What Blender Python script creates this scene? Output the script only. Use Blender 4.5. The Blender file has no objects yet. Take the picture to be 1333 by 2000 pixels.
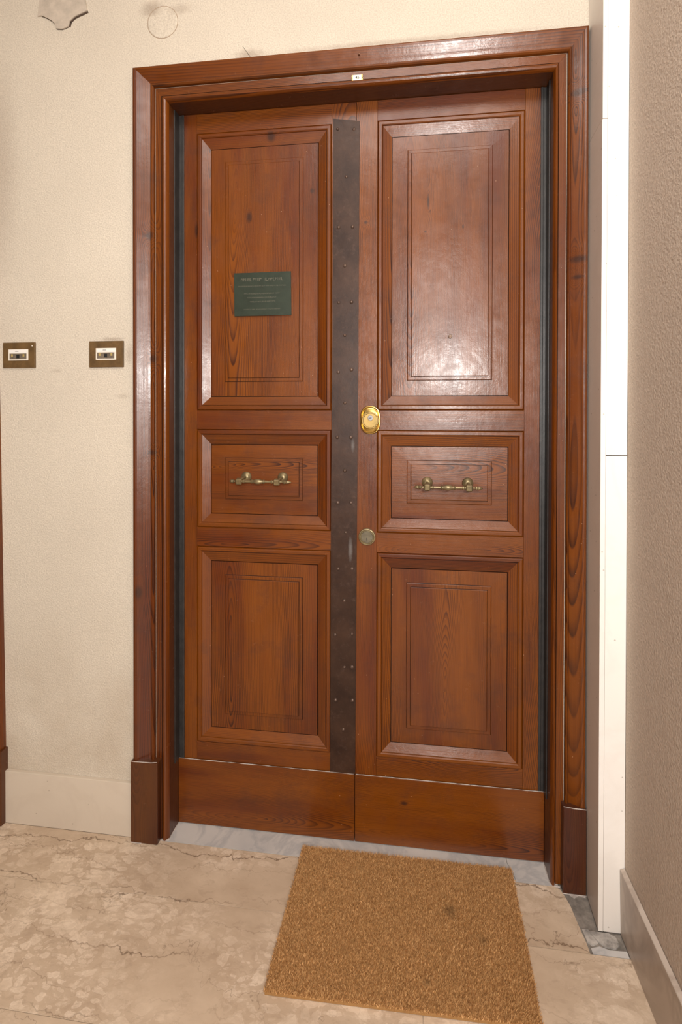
import bpy, bmesh, math, random
import numpy as np
from mathutils import Vector, Matrix

random.seed(7)
SC = bpy.context.scene
COL = SC.collection

# ------------------------------------------------------------------ camera
CAM = (0.7554, -1.5323, 1.3035)
YAW, PITCH, ROLL, FPX, CYP = -0.1356, 0.0078, 0.0017, 1034.4, 818.16
cam_d = bpy.data.cameras.new('camera')
cam = bpy.data.objects.new('camera', cam_d)
COL.objects.link(cam)
f = Vector((math.sin(YAW)*math.cos(PITCH), math.cos(YAW)*math.cos(PITCH), -math.sin(PITCH)))
r0 = Vector((math.cos(YAW), -math.sin(YAW), 0)); u0 = r0.cross(f)
rt = r0*math.cos(ROLL)+u0*math.sin(ROLL); up = -r0*math.sin(ROLL)+u0*math.cos(ROLL)
M3 = Matrix((rt, up, -f)).transposed()
cam.matrix_world = Matrix.Translation(CAM) @ M3.to_4x4()
cam_d.sensor_fit = 'HORIZONTAL'; cam_d.sensor_width = 36.0
cam_d.lens = 36.0*FPX/1333.0
cam_d.shift_x = 0.0
cam_d.shift_y = (CYP-1000.0)/1333.0
cam_d.clip_start = 0.02
SC.camera = cam

# ------------------------------------------------------------------ world, light, exposure
SC.view_settings.view_transform = 'Standard'
SC.view_settings.look = 'None'
SC.view_settings.gamma = 1.0
SC.view_settings.use_curve_mapping = False
SC.view_settings.exposure = -0.12
w = bpy.data.worlds.new('world'); SC.world = w; w.use_nodes = True
w.node_tree.nodes['Background'].inputs['Color'].default_value = (0.6, 0.55, 0.5, 1)
w.node_tree.nodes['Background'].inputs['Strength'].default_value = 0.05

def area(name, loc, target, sx, sy, power, col, spread=math.pi):
    d = bpy.data.lights.new(name, 'AREA'); d.shape = 'RECTANGLE'; d.size = sx; d.size_y = sy
    d.energy = power; d.color = col; d.spread = spread
    o = bpy.data.objects.new(name, d); COL.objects.link(o); o.location = loc
    o.rotation_euler = (Vector(target)-Vector(loc)).to_track_quat('-Z', 'Y').to_euler()
    return o
# the photographer's flash on its small diffuser, behind and to the right of the camera
area('flash_light', (1.03, -2.3, 1.60), (0.6, 0.0, 1.40), 0.24, 0.20, 30, (1.0, 0.96, 0.92))
# large soft fill added unseen behind the camera for haze on the varnish
area('haze_fill', (0.94, -3.2, 1.75), (0.8, 0.0, 1.45), 0.55, 1.9, 54, (1.0, 0.95, 0.90))
# added panel under the ceiling, standing in for bounced flash light
area('ceiling_bounce_fill', (0.75, -1.35, 2.97), (0.75, -1.35, 0), 1.0, 0.9, 27, (1.0, 0.95, 0.90))

# ------------------------------------------------------------------ node helpers
def new_mat(name):
    m = bpy.data.materials.new(name); m.use_nodes = True
    nt = m.node_tree
    for n in list(nt.nodes): nt.nodes.remove(n)
    out = nt.nodes.new('ShaderNodeOutputMaterial'); b = nt.nodes.new('ShaderNodeBsdfPrincipled')
    nt.links.new(b.outputs[0], out.inputs[0])
    return m, nt, b
class NT:
    def __init__(s, nt): s.nt = nt
    def set(s, sock, v):
        if isinstance(v, bpy.types.NodeSocket): s.nt.links.new(v, sock)
        elif v is not None:
            if isinstance(v, (tuple, list)) and len(v) == 3 and sock.type == 'RGBA': v = (*v, 1)
            sock.default_value = v
    def math(s, op, a, b=None, c=None, clamp=False):
        n = s.nt.nodes.new('ShaderNodeMath'); n.operation = op; n.use_clamp = clamp
        s.set(n.inputs[0], a)
        if b is not None: s.set(n.inputs[1], b)
        if c is not None: s.set(n.inputs[2], c)
        return n.outputs[0]
    def mix(s, f, a, b, mode='MIX'):
        n = s.nt.nodes.new('ShaderNodeMix'); n.data_type = 'RGBA'; n.blend_type = mode
        s.set(n.inputs[0], f); s.set(n.inputs[6], a); s.set(n.inputs[7], b)
        return n.outputs[2]
    def comb(s, x, y, z):
        n = s.nt.nodes.new('ShaderNodeCombineXYZ')
        s.set(n.inputs[0], x); s.set(n.inputs[1], y); s.set(n.inputs[2], z); return n.outputs[0]
    def sep(s, v):
        n = s.nt.nodes.new('ShaderNodeSeparateXYZ'); s.set(n.inputs[0], v); return n.outputs
    def noise(s, vec, scale, detail=2, rough=0.5, dist=0, col=False):
        n = s.nt.nodes.new('ShaderNodeTexNoise'); s.set(n.inputs['Vector'], vec)
        n.inputs['Scale'].default_value = scale; n.inputs['Detail'].default_value = detail
        n.inputs['Roughness'].default_value = rough; n.inputs['Distortion'].default_value = dist
        return n.outputs['Color' if col else 'Fac']
    def voro(s, vec, scale, feature='F1', out='Distance', rand=1.0):
        n = s.nt.nodes.new('ShaderNodeTexVoronoi'); n.feature = feature; s.set(n.inputs['Vector'], vec)
        n.inputs['Scale'].default_value = scale; n.inputs['Randomness'].default_value = rand
        return n.outputs[out]
    def ramp(s, f, stops, interp='LINEAR'):
        n = s.nt.nodes.new('ShaderNodeValToRGB'); n.color_ramp.interpolation = interp
        e = n.color_ramp.elements
        while len(e) < len(stops): e.new(0.5)
        for el, (p, c) in zip(e, stops):
            el.position = p; el.color = (c, c, c, 1) if isinstance(c, (int, float)) else (*c, 1)
        s.set(n.inputs[0], f); return n.outputs[0]
    def rng(s, f, a, b, c=0.0, d=1.0, smooth=False):
        n = s.nt.nodes.new('ShaderNodeMapRange'); s.set(n.inputs[0], f)
        if smooth: n.interpolation_type = 'SMOOTHSTEP'
        for i, v in enumerate((a, b, c, d)): s.set(n.inputs[i+1], v)
        return n.outputs[0]
    def attr(s, name):
        n = s.nt.nodes.new('ShaderNodeAttribute'); n.attribute_name = name; return n
    def pos(s):
        return s.nt.nodes.new('ShaderNodeNewGeometry').outputs['Position']
    def vmath(s, op, a, b):
        n = s.nt.nodes.new('ShaderNodeVectorMath'); n.operation = op
        s.set(n.inputs[0], a); s.set(n.inputs[1], b)
        return n.outputs[1] if op in ('DISTANCE', 'LENGTH', 'DOT_PRODUCT') else n.outputs[0]
    def bump(s, h, strength, dist):
        n = s.nt.nodes.new('ShaderNodeBump'); s.set(n.inputs['Height'], h)
        n.inputs['Strength'].default_value = strength; n.inputs['Distance'].default_value = dist
        return n.outputs[0]

# ------------------------------------------------------------------ materials
def make_wood(name, light, dark, knots=(), coat=0.42):
    m, nt, b = new_mat(name); N = NT(nt)
    g = N.attr('grain').outputs['Vector']; gx, gy, gs = N.sep(g)
    P = N.pos(); px, py, pz = N.sep(P)
    kn = None; pinch = None
    for (kx, kz, rx, rz) in knots:
        dx = N.math('DIVIDE', N.math('SUBTRACT', px, kx), rx); dz = N.math('DIVIDE', N.math('SUBTRACT', pz, kz), rz)
        d2 = N.math('ADD', N.math('MULTIPLY', dx, dx), N.math('MULTIPLY', dz, dz))
        k = N.math('DIVIDE', 1.0, N.math('ADD', 1.0, N.math('MULTIPLY', d2, d2)))
        pk = N.math('DIVIDE', 1.0, N.math('ADD', 1.0, N.math('MULTIPLY', d2, 0.3)))
        kn = k if kn is None else N.math('MAXIMUM', kn, k)
        pinch = pk if pinch is None else N.math('MAXIMUM', pinch, pk)
    s10 = N.math('MULTIPLY', gs, 13.7)
    lowv = N.comb(N.math('MULTIPLY', gx, 7.0), N.math('MULTIPLY', gy, 1.6), s10)
    n1 = N.noise(lowv, 1.0, 2, 0.5)
    medv = N.comb(N.math('MULTIPLY', gx, 40.0), N.math('MULTIPLY', gy, 7.0), s10)
    n2 = N.noise(medv, 1.0, 2, 0.6)
    sd = N.math('FRACT', N.math('MULTIPLY', gs, 7.31))
    across = N.math('ADD', gx, N.math('MULTIPLY', N.math('SUBTRACT', n1, 0.5), 0.045))
    across = N.math('ADD', across, N.math('MULTIPLY', N.math('SUBTRACT', n2, 0.5), 0.0045))
    depth = N.math('ADD', N.math('MULTIPLY', gy, 0.075),
                   N.math('MULTIPLY', N.math('SUBTRACT', N.noise(N.comb(0.0, N.math('MULTIPLY', gy, 2.2), N.math('ADD', s10, 5.0)), 1.0, 1), 0.5), 0.06))
    if pinch is not None: depth = N.math('ADD', depth, N.math('MULTIPLY', pinch, 0.035))
    r = N.math('SQRT', N.math('ADD', N.math('MULTIPLY', across, across), N.math('MULTIPLY', depth, depth)))
    freq = N.math('ADD', 190.0, N.math('MULTIPLY', sd, 170.0))
    ph = N.math('FRACT', N.math('MULTIPLY', r, freq))
    band = N.ramp(ph, [(0.0, 0.0), (0.45, 0.16), (0.8, 0.8), (0.9, 1.0), (1.0, 0.0)])
    fibre = N.noise(N.comb(N.math('MULTIPLY', gx, 480.0), N.math('MULTIPLY', gy, 9.0), s10), 1.0, 2, 0.6)
    patch = N.noise(N.comb(N.math('MULTIPLY', gx, 14.0), N.math('MULTIPLY', gy, 2.2), N.math('ADD', s10, 9.0)), 1.0, 2)
    strength = N.rng(patch, 0.35, 0.65, 0.28, 1.0)
    fac = N.math('MULTIPLY', band, strength)
    fac = N.math('ADD', fac, N.math('MULTIPLY', N.math('SUBTRACT', fibre, 0.5), 0.7), clamp=True)
    c = N.mix(fac, light, dark)
    # broad stain variation: redder and browner areas
    tone = N.noise(N.comb(N.math('MULTIPLY', gx, 9.0), N.math('MULTIPLY', gy, 1.3), N.math('ADD', s10, 3.0)), 1.0, 3, 0.6)
    tint = N.ramp(tone, [(0.32, (0.66, 0.48, 0.8)), (0.5, (1, 1, 1)), (0.68, (1.18, 1.25, 0.9))])
    c = N.mix(1.0, c, tint, 'MULTIPLY')
    # grime and wear (dark smudges with a shape of their own)
    gr = N.noise(P, 9.0, 5, 0.7)
    c = N.mix(N.rng(gr, 0.52, 0.75, 0.0, 0.5), c, (0.05, 0.014, 0.006))
    if kn is not None: c = N.mix(N.rng(kn, 0.2, 1.0, 0.0, 0.85), c, (0.03, 0.008, 0.003))
    # tiny paint specks and chips
    sp = N.voro(P, 42.0)
    spn = N.math('MULTIPLY', N.math('LESS_THAN', sp, 0.045), N.math('GREATER_THAN', N.noise(P, 6.0, 1), 0.56))
    c = N.mix(N.math('MULTIPLY', spn, 0.5), c, (0.65, 0.4, 0.25))
    nt.links.new(c, b.inputs['Base Color'])
    rr = N.rng(N.noise(P, 18.0, 3, 0.6), 0.3, 0.7, 0.40, 0.55)
    nt.links.new(rr, b.inputs['Roughness'])
    b.inputs['Specular IOR Level'].default_value = 0.3
    b.inputs['Coat Weight'].default_value = coat
    cr = N.rng(N.noise(P, 30.0, 3, 0.6), 0.3, 0.7, 0.14, 0.28)
    nt.links.new(cr, b.inputs['Coat Roughness'])
    h = N.math('ADD', N.math('MULTIPLY', fibre, 0.6), N.math('MULTIPLY', band, 0.4))
    nt.links.new(N.bump(h, 0.25, 0.0006), b.inputs['Normal'])
    h2 = N.math('ADD', N.noise(P, 60.0, 3, 0.6), N.math('MULTIPLY', fibre, 0.35))
    nt.links.new(N.bump(h2, 0.3, 0.0012), b.inputs['Coat Normal'])
    return m

def simple(name, col, rough=0.5, metal=0.0, bump=0, bscale=200, var=0.0, coat=0, spec=0.5):
    m, nt, b = new_mat(name); N = NT(nt); P = N.pos()
    if var:
        n = N.noise(P, 35.0, 4, 0.65)
        c = N.mix(N.rng(n, 0.3, 0.7), tuple(x*(1-var) for x in col), tuple(min(1, x*(1+var)) for x in col))
        nt.links.new(c, b.inputs['Base Color'])
    else: b.inputs['Base Color'].default_value = (*col, 1)
    b.inputs['Roughness'].default_value = rough; b.inputs['Metallic'].default_value = metal
    b.inputs['Coat Weight'].default_value = coat; b.inputs['Specular IOR Level'].default_value = spec
    if bump: nt.links.new(N.bump(N.noise(P, bscale, 3, 0.6), bump, 0.001), b.inputs['Normal'])
    return m

LIGHT = (0.170, 0.0415, 0.0002); DARK = (0.030, 0.0045, 0.0002)
KN_L = [(0.2465, 1.9196, 0.009, 0.016), (0.4451, 1.9932, 0.007, 0.008), (0.316, 2.165, 0.013, 0.014), (0.075, 1.885, 0.006, 0.022)]
KN_R = [(0.6111, 1.8849, 0.005, 0.005), (0.7315, 0.1341, 0.010, 0.006), (0.798, 1.94, 0.003, 0.022), (0.79, 1.85, 0.003, 0.003), (0.90, 1.86, 0.003, 0.006)]
KN_C = [(-0.0419, 1.8477, 0.012, 0.013), (-0.0325, 1.4731, 0.009, 0.013), (-0.036, 1.1876, 0.012, 0.009), (-0.073, 0.761, 0.010, 0.020), (1.1978, 2.1794, 0.020, 0.011), (1.2, 1.7277, 0.022, 0.010), (1.1976, 1.6794, 0.012, 0.006)]
WOOD_L = make_wood('varnished_pine_left', LIGHT, DARK, KN_L)
WOOD_R = make_wood('varnished_pine_right', LIGHT, DARK, KN_R)
WOOD_C = make_wood('varnished_pine_casing', (0.145, 0.034, 0.0003), (0.028, 0.0045, 0.0003), KN_C, 0.5)
GROOVE_SHADE = simple('groove_shade_grime', (0.022, 0.006, 0.003), 0.5)  # dark grime tone that paints crevice shade into the moulding grooves
WOOD_D = make_wood('dark_stained_pine', (0.085, 0.024, 0.006), (0.035, 0.009, 0.003), [])

def make_stucco(name, base, dark, dirt=True, bstr=0.5, bscale=170):
    m, nt, b = new_mat(name); N = NT(nt); P = N.pos(); px, py, pz = N.sep(P)
    fine = N.noise(P, bscale, 4, 0.75)
    vor = N.voro(P, bscale*0.75)
    h = N.math('ADD', fine, N.math('MULTIPLY', vor, 0.5))
    c = N.mix(N.rng(fine, 0.36, 0.58, 0.75, 0.0), base, dark)
    big = N.noise(P, 2.3, 4, 0.6)
    c = N.mix(N.rng(big, 0.35, 0.75, 0.0, 0.35), c, dark)
    if dirt:
        lowd = N.math('MULTIPLY', N.rng(pz, 0.75, 0.17, 0.0, 1.0), N.rng(N.noise(P, 5.0, 4, 0.6), 0.3, 0.75))
        c = N.mix(N.math('MULTIPLY', lowd, 0.55), c, (0.36, 0.25, 0.15))
        sp = N.math('LESS_THAN', N.voro(P, 55.0), 0.07)
        c = N.mix(N.math('MULTIPLY', sp, N.rng(N.noise(P, 4.0, 2), 0.5, 0.7, 0, 0.35)), c, (0.2, 0.14, 0.1))
        # soot smudges above the casing, round the cover and beside the bell plate
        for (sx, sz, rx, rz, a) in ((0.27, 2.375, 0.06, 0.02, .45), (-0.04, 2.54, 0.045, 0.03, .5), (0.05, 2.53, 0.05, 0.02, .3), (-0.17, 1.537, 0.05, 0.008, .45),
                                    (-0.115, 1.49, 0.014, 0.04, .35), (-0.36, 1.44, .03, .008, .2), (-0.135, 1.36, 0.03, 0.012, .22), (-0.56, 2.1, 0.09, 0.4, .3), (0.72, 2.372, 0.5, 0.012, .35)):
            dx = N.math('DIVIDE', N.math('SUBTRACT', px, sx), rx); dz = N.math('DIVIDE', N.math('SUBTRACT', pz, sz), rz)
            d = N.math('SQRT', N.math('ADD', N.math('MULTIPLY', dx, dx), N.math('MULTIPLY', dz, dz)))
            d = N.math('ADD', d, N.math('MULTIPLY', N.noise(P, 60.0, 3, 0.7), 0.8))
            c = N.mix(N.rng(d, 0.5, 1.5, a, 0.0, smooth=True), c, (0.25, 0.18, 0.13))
    nt.links.new(c, b.inputs['Base Color']); b.inputs['Roughness'].default_value = 0.85
    b.inputs['Specular IOR Level'].default_value = 0.2
    nt.links.new(N.bump(h, bstr, 0.003), b.inputs['Normal'])
    return m
STUCCO = make_stucco('cream_stucco', (0.72, 0.655, 0.55), (0.48, 0.42, 0.345), bstr=0.5, bscale=270)
STUCCO_R = make_stucco('taupe_stucco', (0.70, 0.59, 0.49), (0.50, 0.41, 0.33), dirt=False, bstr=1.0, bscale=190)

def make_floor_marble():
    m, nt, b = new_mat('beige_fossil_marble'); N = NT(nt)
    g = N.attr('grain').outputs['Vector']; gx, gy, gs = N.sep(g)
    off = N.comb(gx, gy, N.math('MULTIPLY', gs, 3.1))
    warp = N.noise(off, 7.0, 4, 0.65, col=True)
    n = nt.nodes.new('ShaderNodeVectorMath'); n.operation = 'MULTIPLY_ADD'
    nt.links.new(warp, n.inputs[0]); n.inputs[1].default_value = (0.09, 0.05, 0.0); nt.links.new(off, n.inputs[2])
    v = n.outputs[0]
    st = nt.nodes.new('ShaderNodeMapping'); st.inputs['Scale'].default_value = (1.0, 1.5, 1.0)
    st.inputs['Rotation'].default_value = (0, 0, 0.12); nt.links.new(v, st.inputs[0]); v2 = st.outputs[0]
    base = N.mix(N.rng(N.noise(v2, 5.0, 5, 0.65), 0.3, 0.7), (0.45, 0.335, 0.235), (0.60, 0.47, 0.345))
    # fossil blobs: irregular pale patches with paler rims, in drifts
    edge = N.noise(v2, 70.0, 4, 0.75); e5 = N.math('SUBTRACT', edge, 0.5)
    region = N.rng(N.noise(off, 3.4, 2), 0.40, 0.60)
    def blobs(sc, thr, rad, amt, rim_amt, wob):
        nonlocal c
        f1 = N.math('ADD', N.voro(v2, sc), N.math('MULTIPLY', e5, wob))
        pr = N.sep(N.voro(v2, sc, 'F1', 'Color')); gate = N.math('MULTIPLY', N.math('GREATER_THAN', pr[0], thr), region)
        ra = N.math('MULTIPLY', N.math('ADD', 0.5, pr[1]), rad)
        d = N.math('SUBTRACT', f1, ra)
        c = N.mix(N.math('MULTIPLY', N.math('MULTIPLY', N.rng(d, 0.03, -0.03), gate), amt), c, (0.76, 0.62, 0.48))
        c = N.mix(N.math('MULTIPLY', N.math('MULTIPLY', N.rng(N.math('ABSOLUTE', d), 0.0, 0.06, 1, 0), gate), rim_amt), c, (0.84, 0.71, 0.57))
        d2 = N.math('ABSOLUTE', N.math('ADD', d, 0.14))
        c = N.mix(N.math('MULTIPLY', N.math('MULTIPLY', N.rng(d2, 0.0, 0.05, 1, 0), gate), rim_amt*0.7), c, (0.84, 0.71, 0.57))
    c = base
    blobs(13.0, 0.45, 0.42, 0.38, 0.35, 0.55)
    blobs(31.0, 0.50, 0.42, 0.42, 0.40, 0.60)
    blobs(75.0, 0.55, 0.40, 0.35, 0.25, 0.5)
    cl = N.noise(v2, 26.0, 5, 0.7)
    c = N.mix(N.math('MULTIPLY', N.rng(cl, 0.53, 0.64, 0, 0.5), region), c, (0.76, 0.63, 0.49))
    c = N.mix(N.rng(cl, 0.46, 0.36, 0, 0.35), c, (0.36, 0.26, 0.18))
    # thin brown stylolite veins running mostly along x
    def vein(sc, k, wd, seed, strength, col):
        nonlocal c
        vy = N.math('ADD', N.math('MULTIPLY', gy, sc), N.math('MULTIPLY', N.noise(N.comb(N.math('MULTIPLY', gx, 2.6), N.math('MULTIPLY', gy, 2.0), N.math('ADD', gs, seed)), 1.0, 6, 0.68), k))
        fr = N.math('ABSOLUTE', N.math('SUBTRACT', N.math('FRACT', vy), 0.5))
        gate = N.rng(N.noise(N.comb(N.math('MULTIPLY', gx, 3.0), N.math('MULTIPLY', gy, 3.0), N.math('ADD', gs, seed+3)), 1.0, 3), 0.42, 0.58)
        c = N.mix(N.math('MULTIPLY', N.math('MULTIPLY', N.rng(fr, 0.0, wd, 1.0, 0.0), gate), strength), c, col)
    vein(7.0, 1.5, 0.018, 1.3, 0.85, (0.13, 0.075, 0.04))
    vein(11.0, 2.6, 0.022, 6.1, 0.5, (0.2, 0.12, 0.07))
    vein(4.0, 3.2, 0.012, 9.7, 0.6, (0.12, 0.07, 0.04))
    nt.links.new(c, b.inputs['Base Color'])
    nt.links.new(N.rng(N.noise(off, 20.0, 3), 0.3, 0.7, 0.32, 0.5), b.inputs['Roughness'])
    nt.links.new(N.bump(N.noise(off, 60.0, 3), 0.06, 0.001), b.inputs['Normal'])
    return m
MARBLE_F = make_floor_marble()

def make_marble(name, base, vein, amt, scale=4.0, rough=0.3, dirt=0.0):
    m, nt, b = new_mat(name); N = NT(nt); P = N.pos(); px, py, pz = N.sep(P)
    n1 = N.noise(P, scale, 5, 0.6, dist=0.6)
    v = N.math('ABSOLUTE', N.math('SUBTRACT', n1, 0.5))
    c = N.mix(N.math('MULTIPLY', N.rng(v, 0.0, 0.06, 1.0, 0.0), amt), base, vein)
    c = N.mix(N.math('MULTIPLY', N.rng(N.noise(P, scale*0.8, 3), 0.4, 0.75), amt), c, vein)
    if dirt:
        c = N.mix(N.math('MULTIPLY', N.rng(pz, 0.25, 0.0), dirt), c, (0.45, 0.36, 0.28))
        sp = N.math('LESS_THAN', N.voro(P, 30.0), 0.06)
        c = N.mix(N.math('MULTIPLY', sp, 0.5), c, (0.2, 0.15, 0.11))
    nt.links.new(c, b.inputs['Base Color']); b.inputs['Roughness'].default_value = rough
    nt.links.new(N.bump(N.noise(P, 25.0, 3), 0.04, 0.001), b.inputs['Normal'])
    return m
MARBLE_W = make_marble('white_marble', (0.86, 0.82, 0.77), (0.76, 0.71, 0.65), 0.25, rough=0.4, dirt=0.35)
MARBLE_S = make_marble('grey_side_marble', (0.60, 0.53, 0.48), (0.50, 0.44, 0.40), 0.3, rough=0.32, dirt=0.3)
MARBLE_T = make_marble('threshold_marble', (0.56, 0.53, 0.50), (0.33, 0.33, 0.34), 0.55, scale=7.0, rough=0.4)
MARBLE_B = make_marble('cream_skirting_marble', (0.64, 0.56, 0.46), (0.55, 0.47, 0.38), 0.3, rough=0.45, dirt=0.3)
MARBLE_RB = make_marble('taupe_skirting_marble', (0.56, 0.48, 0.41), (0.34, 0.27, 0.22), 0.8, rough=0.35, dirt=0.2)

def make_steel():
    m, nt, b = new_mat('rusted_dark_steel'); N = NT(nt); P = N.pos()
    n1 = N.noise(P, 12.0, 5, 0.65); n2 = N.noise(P, 70.0, 4, 0.7)
    c = N.mix(N.rng(n1, 0.35, 0.7), (0.026, 0.011, 0.0065), (0.055, 0.026, 0.015))
    c = N.mix(N.rng(n2, 0.55, 0.75, 0, 0.5), c, (0.09, 0.05, 0.035))
    px, py, pz = N.sep(P)
    for (sx, sz, rx, rz, a) in ((0.574, 1.21, 0.006, 0.02, .3), (0.567, 0.895, 0.007, 0.04, .4)):
        dx = N.math('DIVIDE', N.math('SUBTRACT', px, sx), rx); dz = N.math('DIVIDE', N.math('SUBTRACT', pz, sz), rz)
        d = N.math('SQRT', N.math('ADD', N.math('MULTIPLY', dx, dx), N.math('MULTIPLY', dz, dz)))
        d = N.math('ADD', d, N.math('MULTIPLY', n2, 1.0))
        c = N.mix(N.rng(d, 0.7, 1.6, a, 0.0), c, (0.28, 0.27, 0.26))
    nt.links.new(c, b.inputs['Base Color'])
    nt.links.new(N.rng(n2, 0.3, 0.7, 0.36, 0.5), b.inputs['Roughness']); b.inputs['Metallic'].default_value = 0.15
    b.inputs['Specular IOR Level'].default_value = 0.35
    nt.links.new(N.bump(N.math('ADD', n1, N.math('MULTIPLY', n2, 0.3)), 0.3, 0.002), b.inputs['Normal'])
    return m
STEEL = make_steel()
PLASTER_D = simple('brown_painted_plaster', (0.17, 0.13, 0.10), 0.85, 0, 0.2, 120, 0.08)
BLACK = simple('black_painted_metal', (0.024, 0.022, 0.021), 0.42, 0.0, 0.2, 120, 0.35)
BRASS = simple('polished_brass', (0.50, 0.34, 0.11), 0.3, 1.0, 0.05, 60, 0.1)
BRASS_D = simple('brushed_brass', (0.34, 0.235, 0.085), 0.5, 0.8, 0.1, 60, 0.15)
BRONZE = simple('aged_bronze', (0.23, 0.18, 0.095), 0.40, 0.6, 0.25, 160, 0.35)
CHROME = simple('chrome', (0.75, 0.75, 0.76), 0.15, 1.0)
VOID = simple('keyway_black', (0.01, 0.01, 0.01), 0.6)
BELL = simple('bronzed_bell_plate', (0.13, 0.075, 0.028), 0.5, 0.0, 0.15, 150, 0.3)
CREAM = simple('cream_plastic', (0.78, 0.72, 0.62), 0.45)
CARD = simple('white_card', (0.82, 0.80, 0.77), 0.6)
INK = simple('black_ink', (0.02, 0.02, 0.025), 0.6)
LAMPGL = simple('smoked_bell_window', (0.16, 0.13, 0.10), 0.25, 0.0, 0.2, 300, 0.4)
AMBER = simple('yellowed_contact', (0.45, 0.33, 0.12), 0.3)
PLAQUE = simple('dark_green_bronze', (0.036, 0.048, 0.034), 0.34, 0.25, 0.05, 90, 0.15)
ENGR = simple('worn_engraving', (0.13, 0.12, 0.085), 0.5)
ENAM = simple('ivory_enamel', (0.85, 0.74, 0.55), 0.25, coat=0.42)
CEMENT = simple('grey_cement', (0.20, 0.175, 0.15), 0.85, 0, 0.6, 90, 0.45)
CEMENT_L = simple('pale_mortar', (0.36, 0.33, 0.30), 0.9, 0, 0.6, 120, 0.5)
CAULK = simple('whitish_dust_line', (0.46, 0.40, 0.36), 0.9, 0, 0.5, 300, 0.4)
PEEL = simple('grey_bare_plaster', (0.50, 0.435, 0.36), 0.9, 0, 0.5, 120, 0.15)
NAIL = simple('dull_nail', (0.22, 0.12, 0.08), 0.4, 0.6)
PLASTER = simple('painted_plaster', (0.66, 0.56, 0.44), 0.85, 0, 0.2, 120, 0.08)

def make_coir(name, attr=True):
    m, nt, b = new_mat(name); N = NT(nt); P = N.pos(); px, py, pz = N.sep(P)
    lo, hi = (0.36, 0.17, 0.05), (0.92, 0.57, 0.26)
    n = N.noise(P, 14.0, 4, 0.6)
    if attr:
        a = N.attr('shade').outputs['Fac']
        c = N.mix(a, lo, hi)
    else: c = N.mix(N.noise(P, 400.0, 2), (0.25, 0.12, 0.04), (0.45, 0.25, 0.09))
    c = N.mix(N.rng(n, 0.4, 0.75, 0, 0.35), c, (0.5, 0.28, 0.11))
    for (sx, sy, r) in ((0.853, -0.138, 0.016), (0.93, -0.205, 0.01), (0.79, -0.32, 0.008)):
        d = N.vmath('DISTANCE', P, (sx, sy, 0.014)); d = N.math('DIVIDE', d, r)
        c = N.mix(N.rng(d, 0.4, 1.4, 0.6, 0), c, (0.28, 0.15, 0.06))
    nt.links.new(c, b.inputs['Base Color']); b.inputs['Roughness'].default_value = 0.65
    b.inputs['Specular IOR Level'].default_value = 0.3
    return m
COIR = make_coir('coir_fibre'); COIR_B = make_coir('coir_backing', False)

# ------------------------------------------------------------------ object helpers
seed_n = [0]
def link(name, me, mat, parent=None, grain=None, smooth=False, mats=None):
    o = bpy.data.objects.new(name, me); COL.objects.link(o)
    if mats:
        for mm in mats: me.materials.append(mm)
    elif mat: me.materials.append(mat)
    if parent: o.parent = parent
    if grain: add_grain(me, *grain)
    if smooth:
        me.shade_smooth(); bm = bmesh.new(); bm.from_mesh(me)
        for e in bm.edges:
            if len(e.link_faces) == 2 and e.calc_face_angle(0) > 0.7: e.smooth = False
        bm.to_mesh(me); bm.free()
    return o
def add_grain(me, axis='z', u0=0.0, w0=0.0, s=None):
    if s is None:
        seed_n[0] += 1; s = (seed_n[0]*0.6180339) % 1.0*9 + 0.1
    n = len(me.vertices); co = np.empty(n*3, dtype=np.float32); me.vertices.foreach_get('co', co); co = co.reshape(-1, 3)
    g = np.zeros((n, 3), dtype=np.float32)
    if axis == 'Z': g[:, 0] = co[:, 0]-u0; g[:, 1] = (co[:, 2]-w0)*0.35
    elif axis == 'X': g[:, 0] = co[:, 2]-u0; g[:, 1] = (co[:, 0]-w0)*0.35
    elif axis == 'z': g[:, 0] = co[:, 0]-u0; g[:, 1] = co[:, 2]-w0
    elif axis == 'x': g[:, 0] = co[:, 2]-u0; g[:, 1] = co[:, 0]-w0
    else: g[:, 0] = co[:, 0]-u0; g[:, 1] = co[:, 1]-w0
    if axis in 'xzXZ': g[:, 0] += (co[:, 1])*0.7
    g[:, 2] = s
    a = me.attributes.new('grain', 'FLOAT_VECTOR', 'POINT'); a.data.foreach_set('vector', g.ravel())
def box_mesh(x0, x1, y0, y1, z0, z1, bev=0.0, seg=2):
    me = bpy.data.meshes.new('m'); bm = bmesh.new()
    bmesh.ops.create_cube(bm, size=1.0)
    for v in bm.verts:
        v.co = Vector((x0 if v.co.x < 0 else x1, y0 if v.co.y < 0 else y1, z0 if v.co.z < 0 else z1))
    if bev:
        bmesh.ops.bevel(bm, geom=list(bm.edges), offset=bev, segments=seg, affect='EDGES', profile=0.5)
    bm.to_mesh(me); bm.free(); return me
def pydata(verts, faces):
    me = bpy.data.meshes.new('m'); me.from_pydata(verts, [], faces); me.update()
    bm = bmesh.new(); bm.from_mesh(me); bmesh.ops.recalc_face_normals(bm, faces=bm.faces); bm.to_mesh(me); bm.free()
    return me
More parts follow.
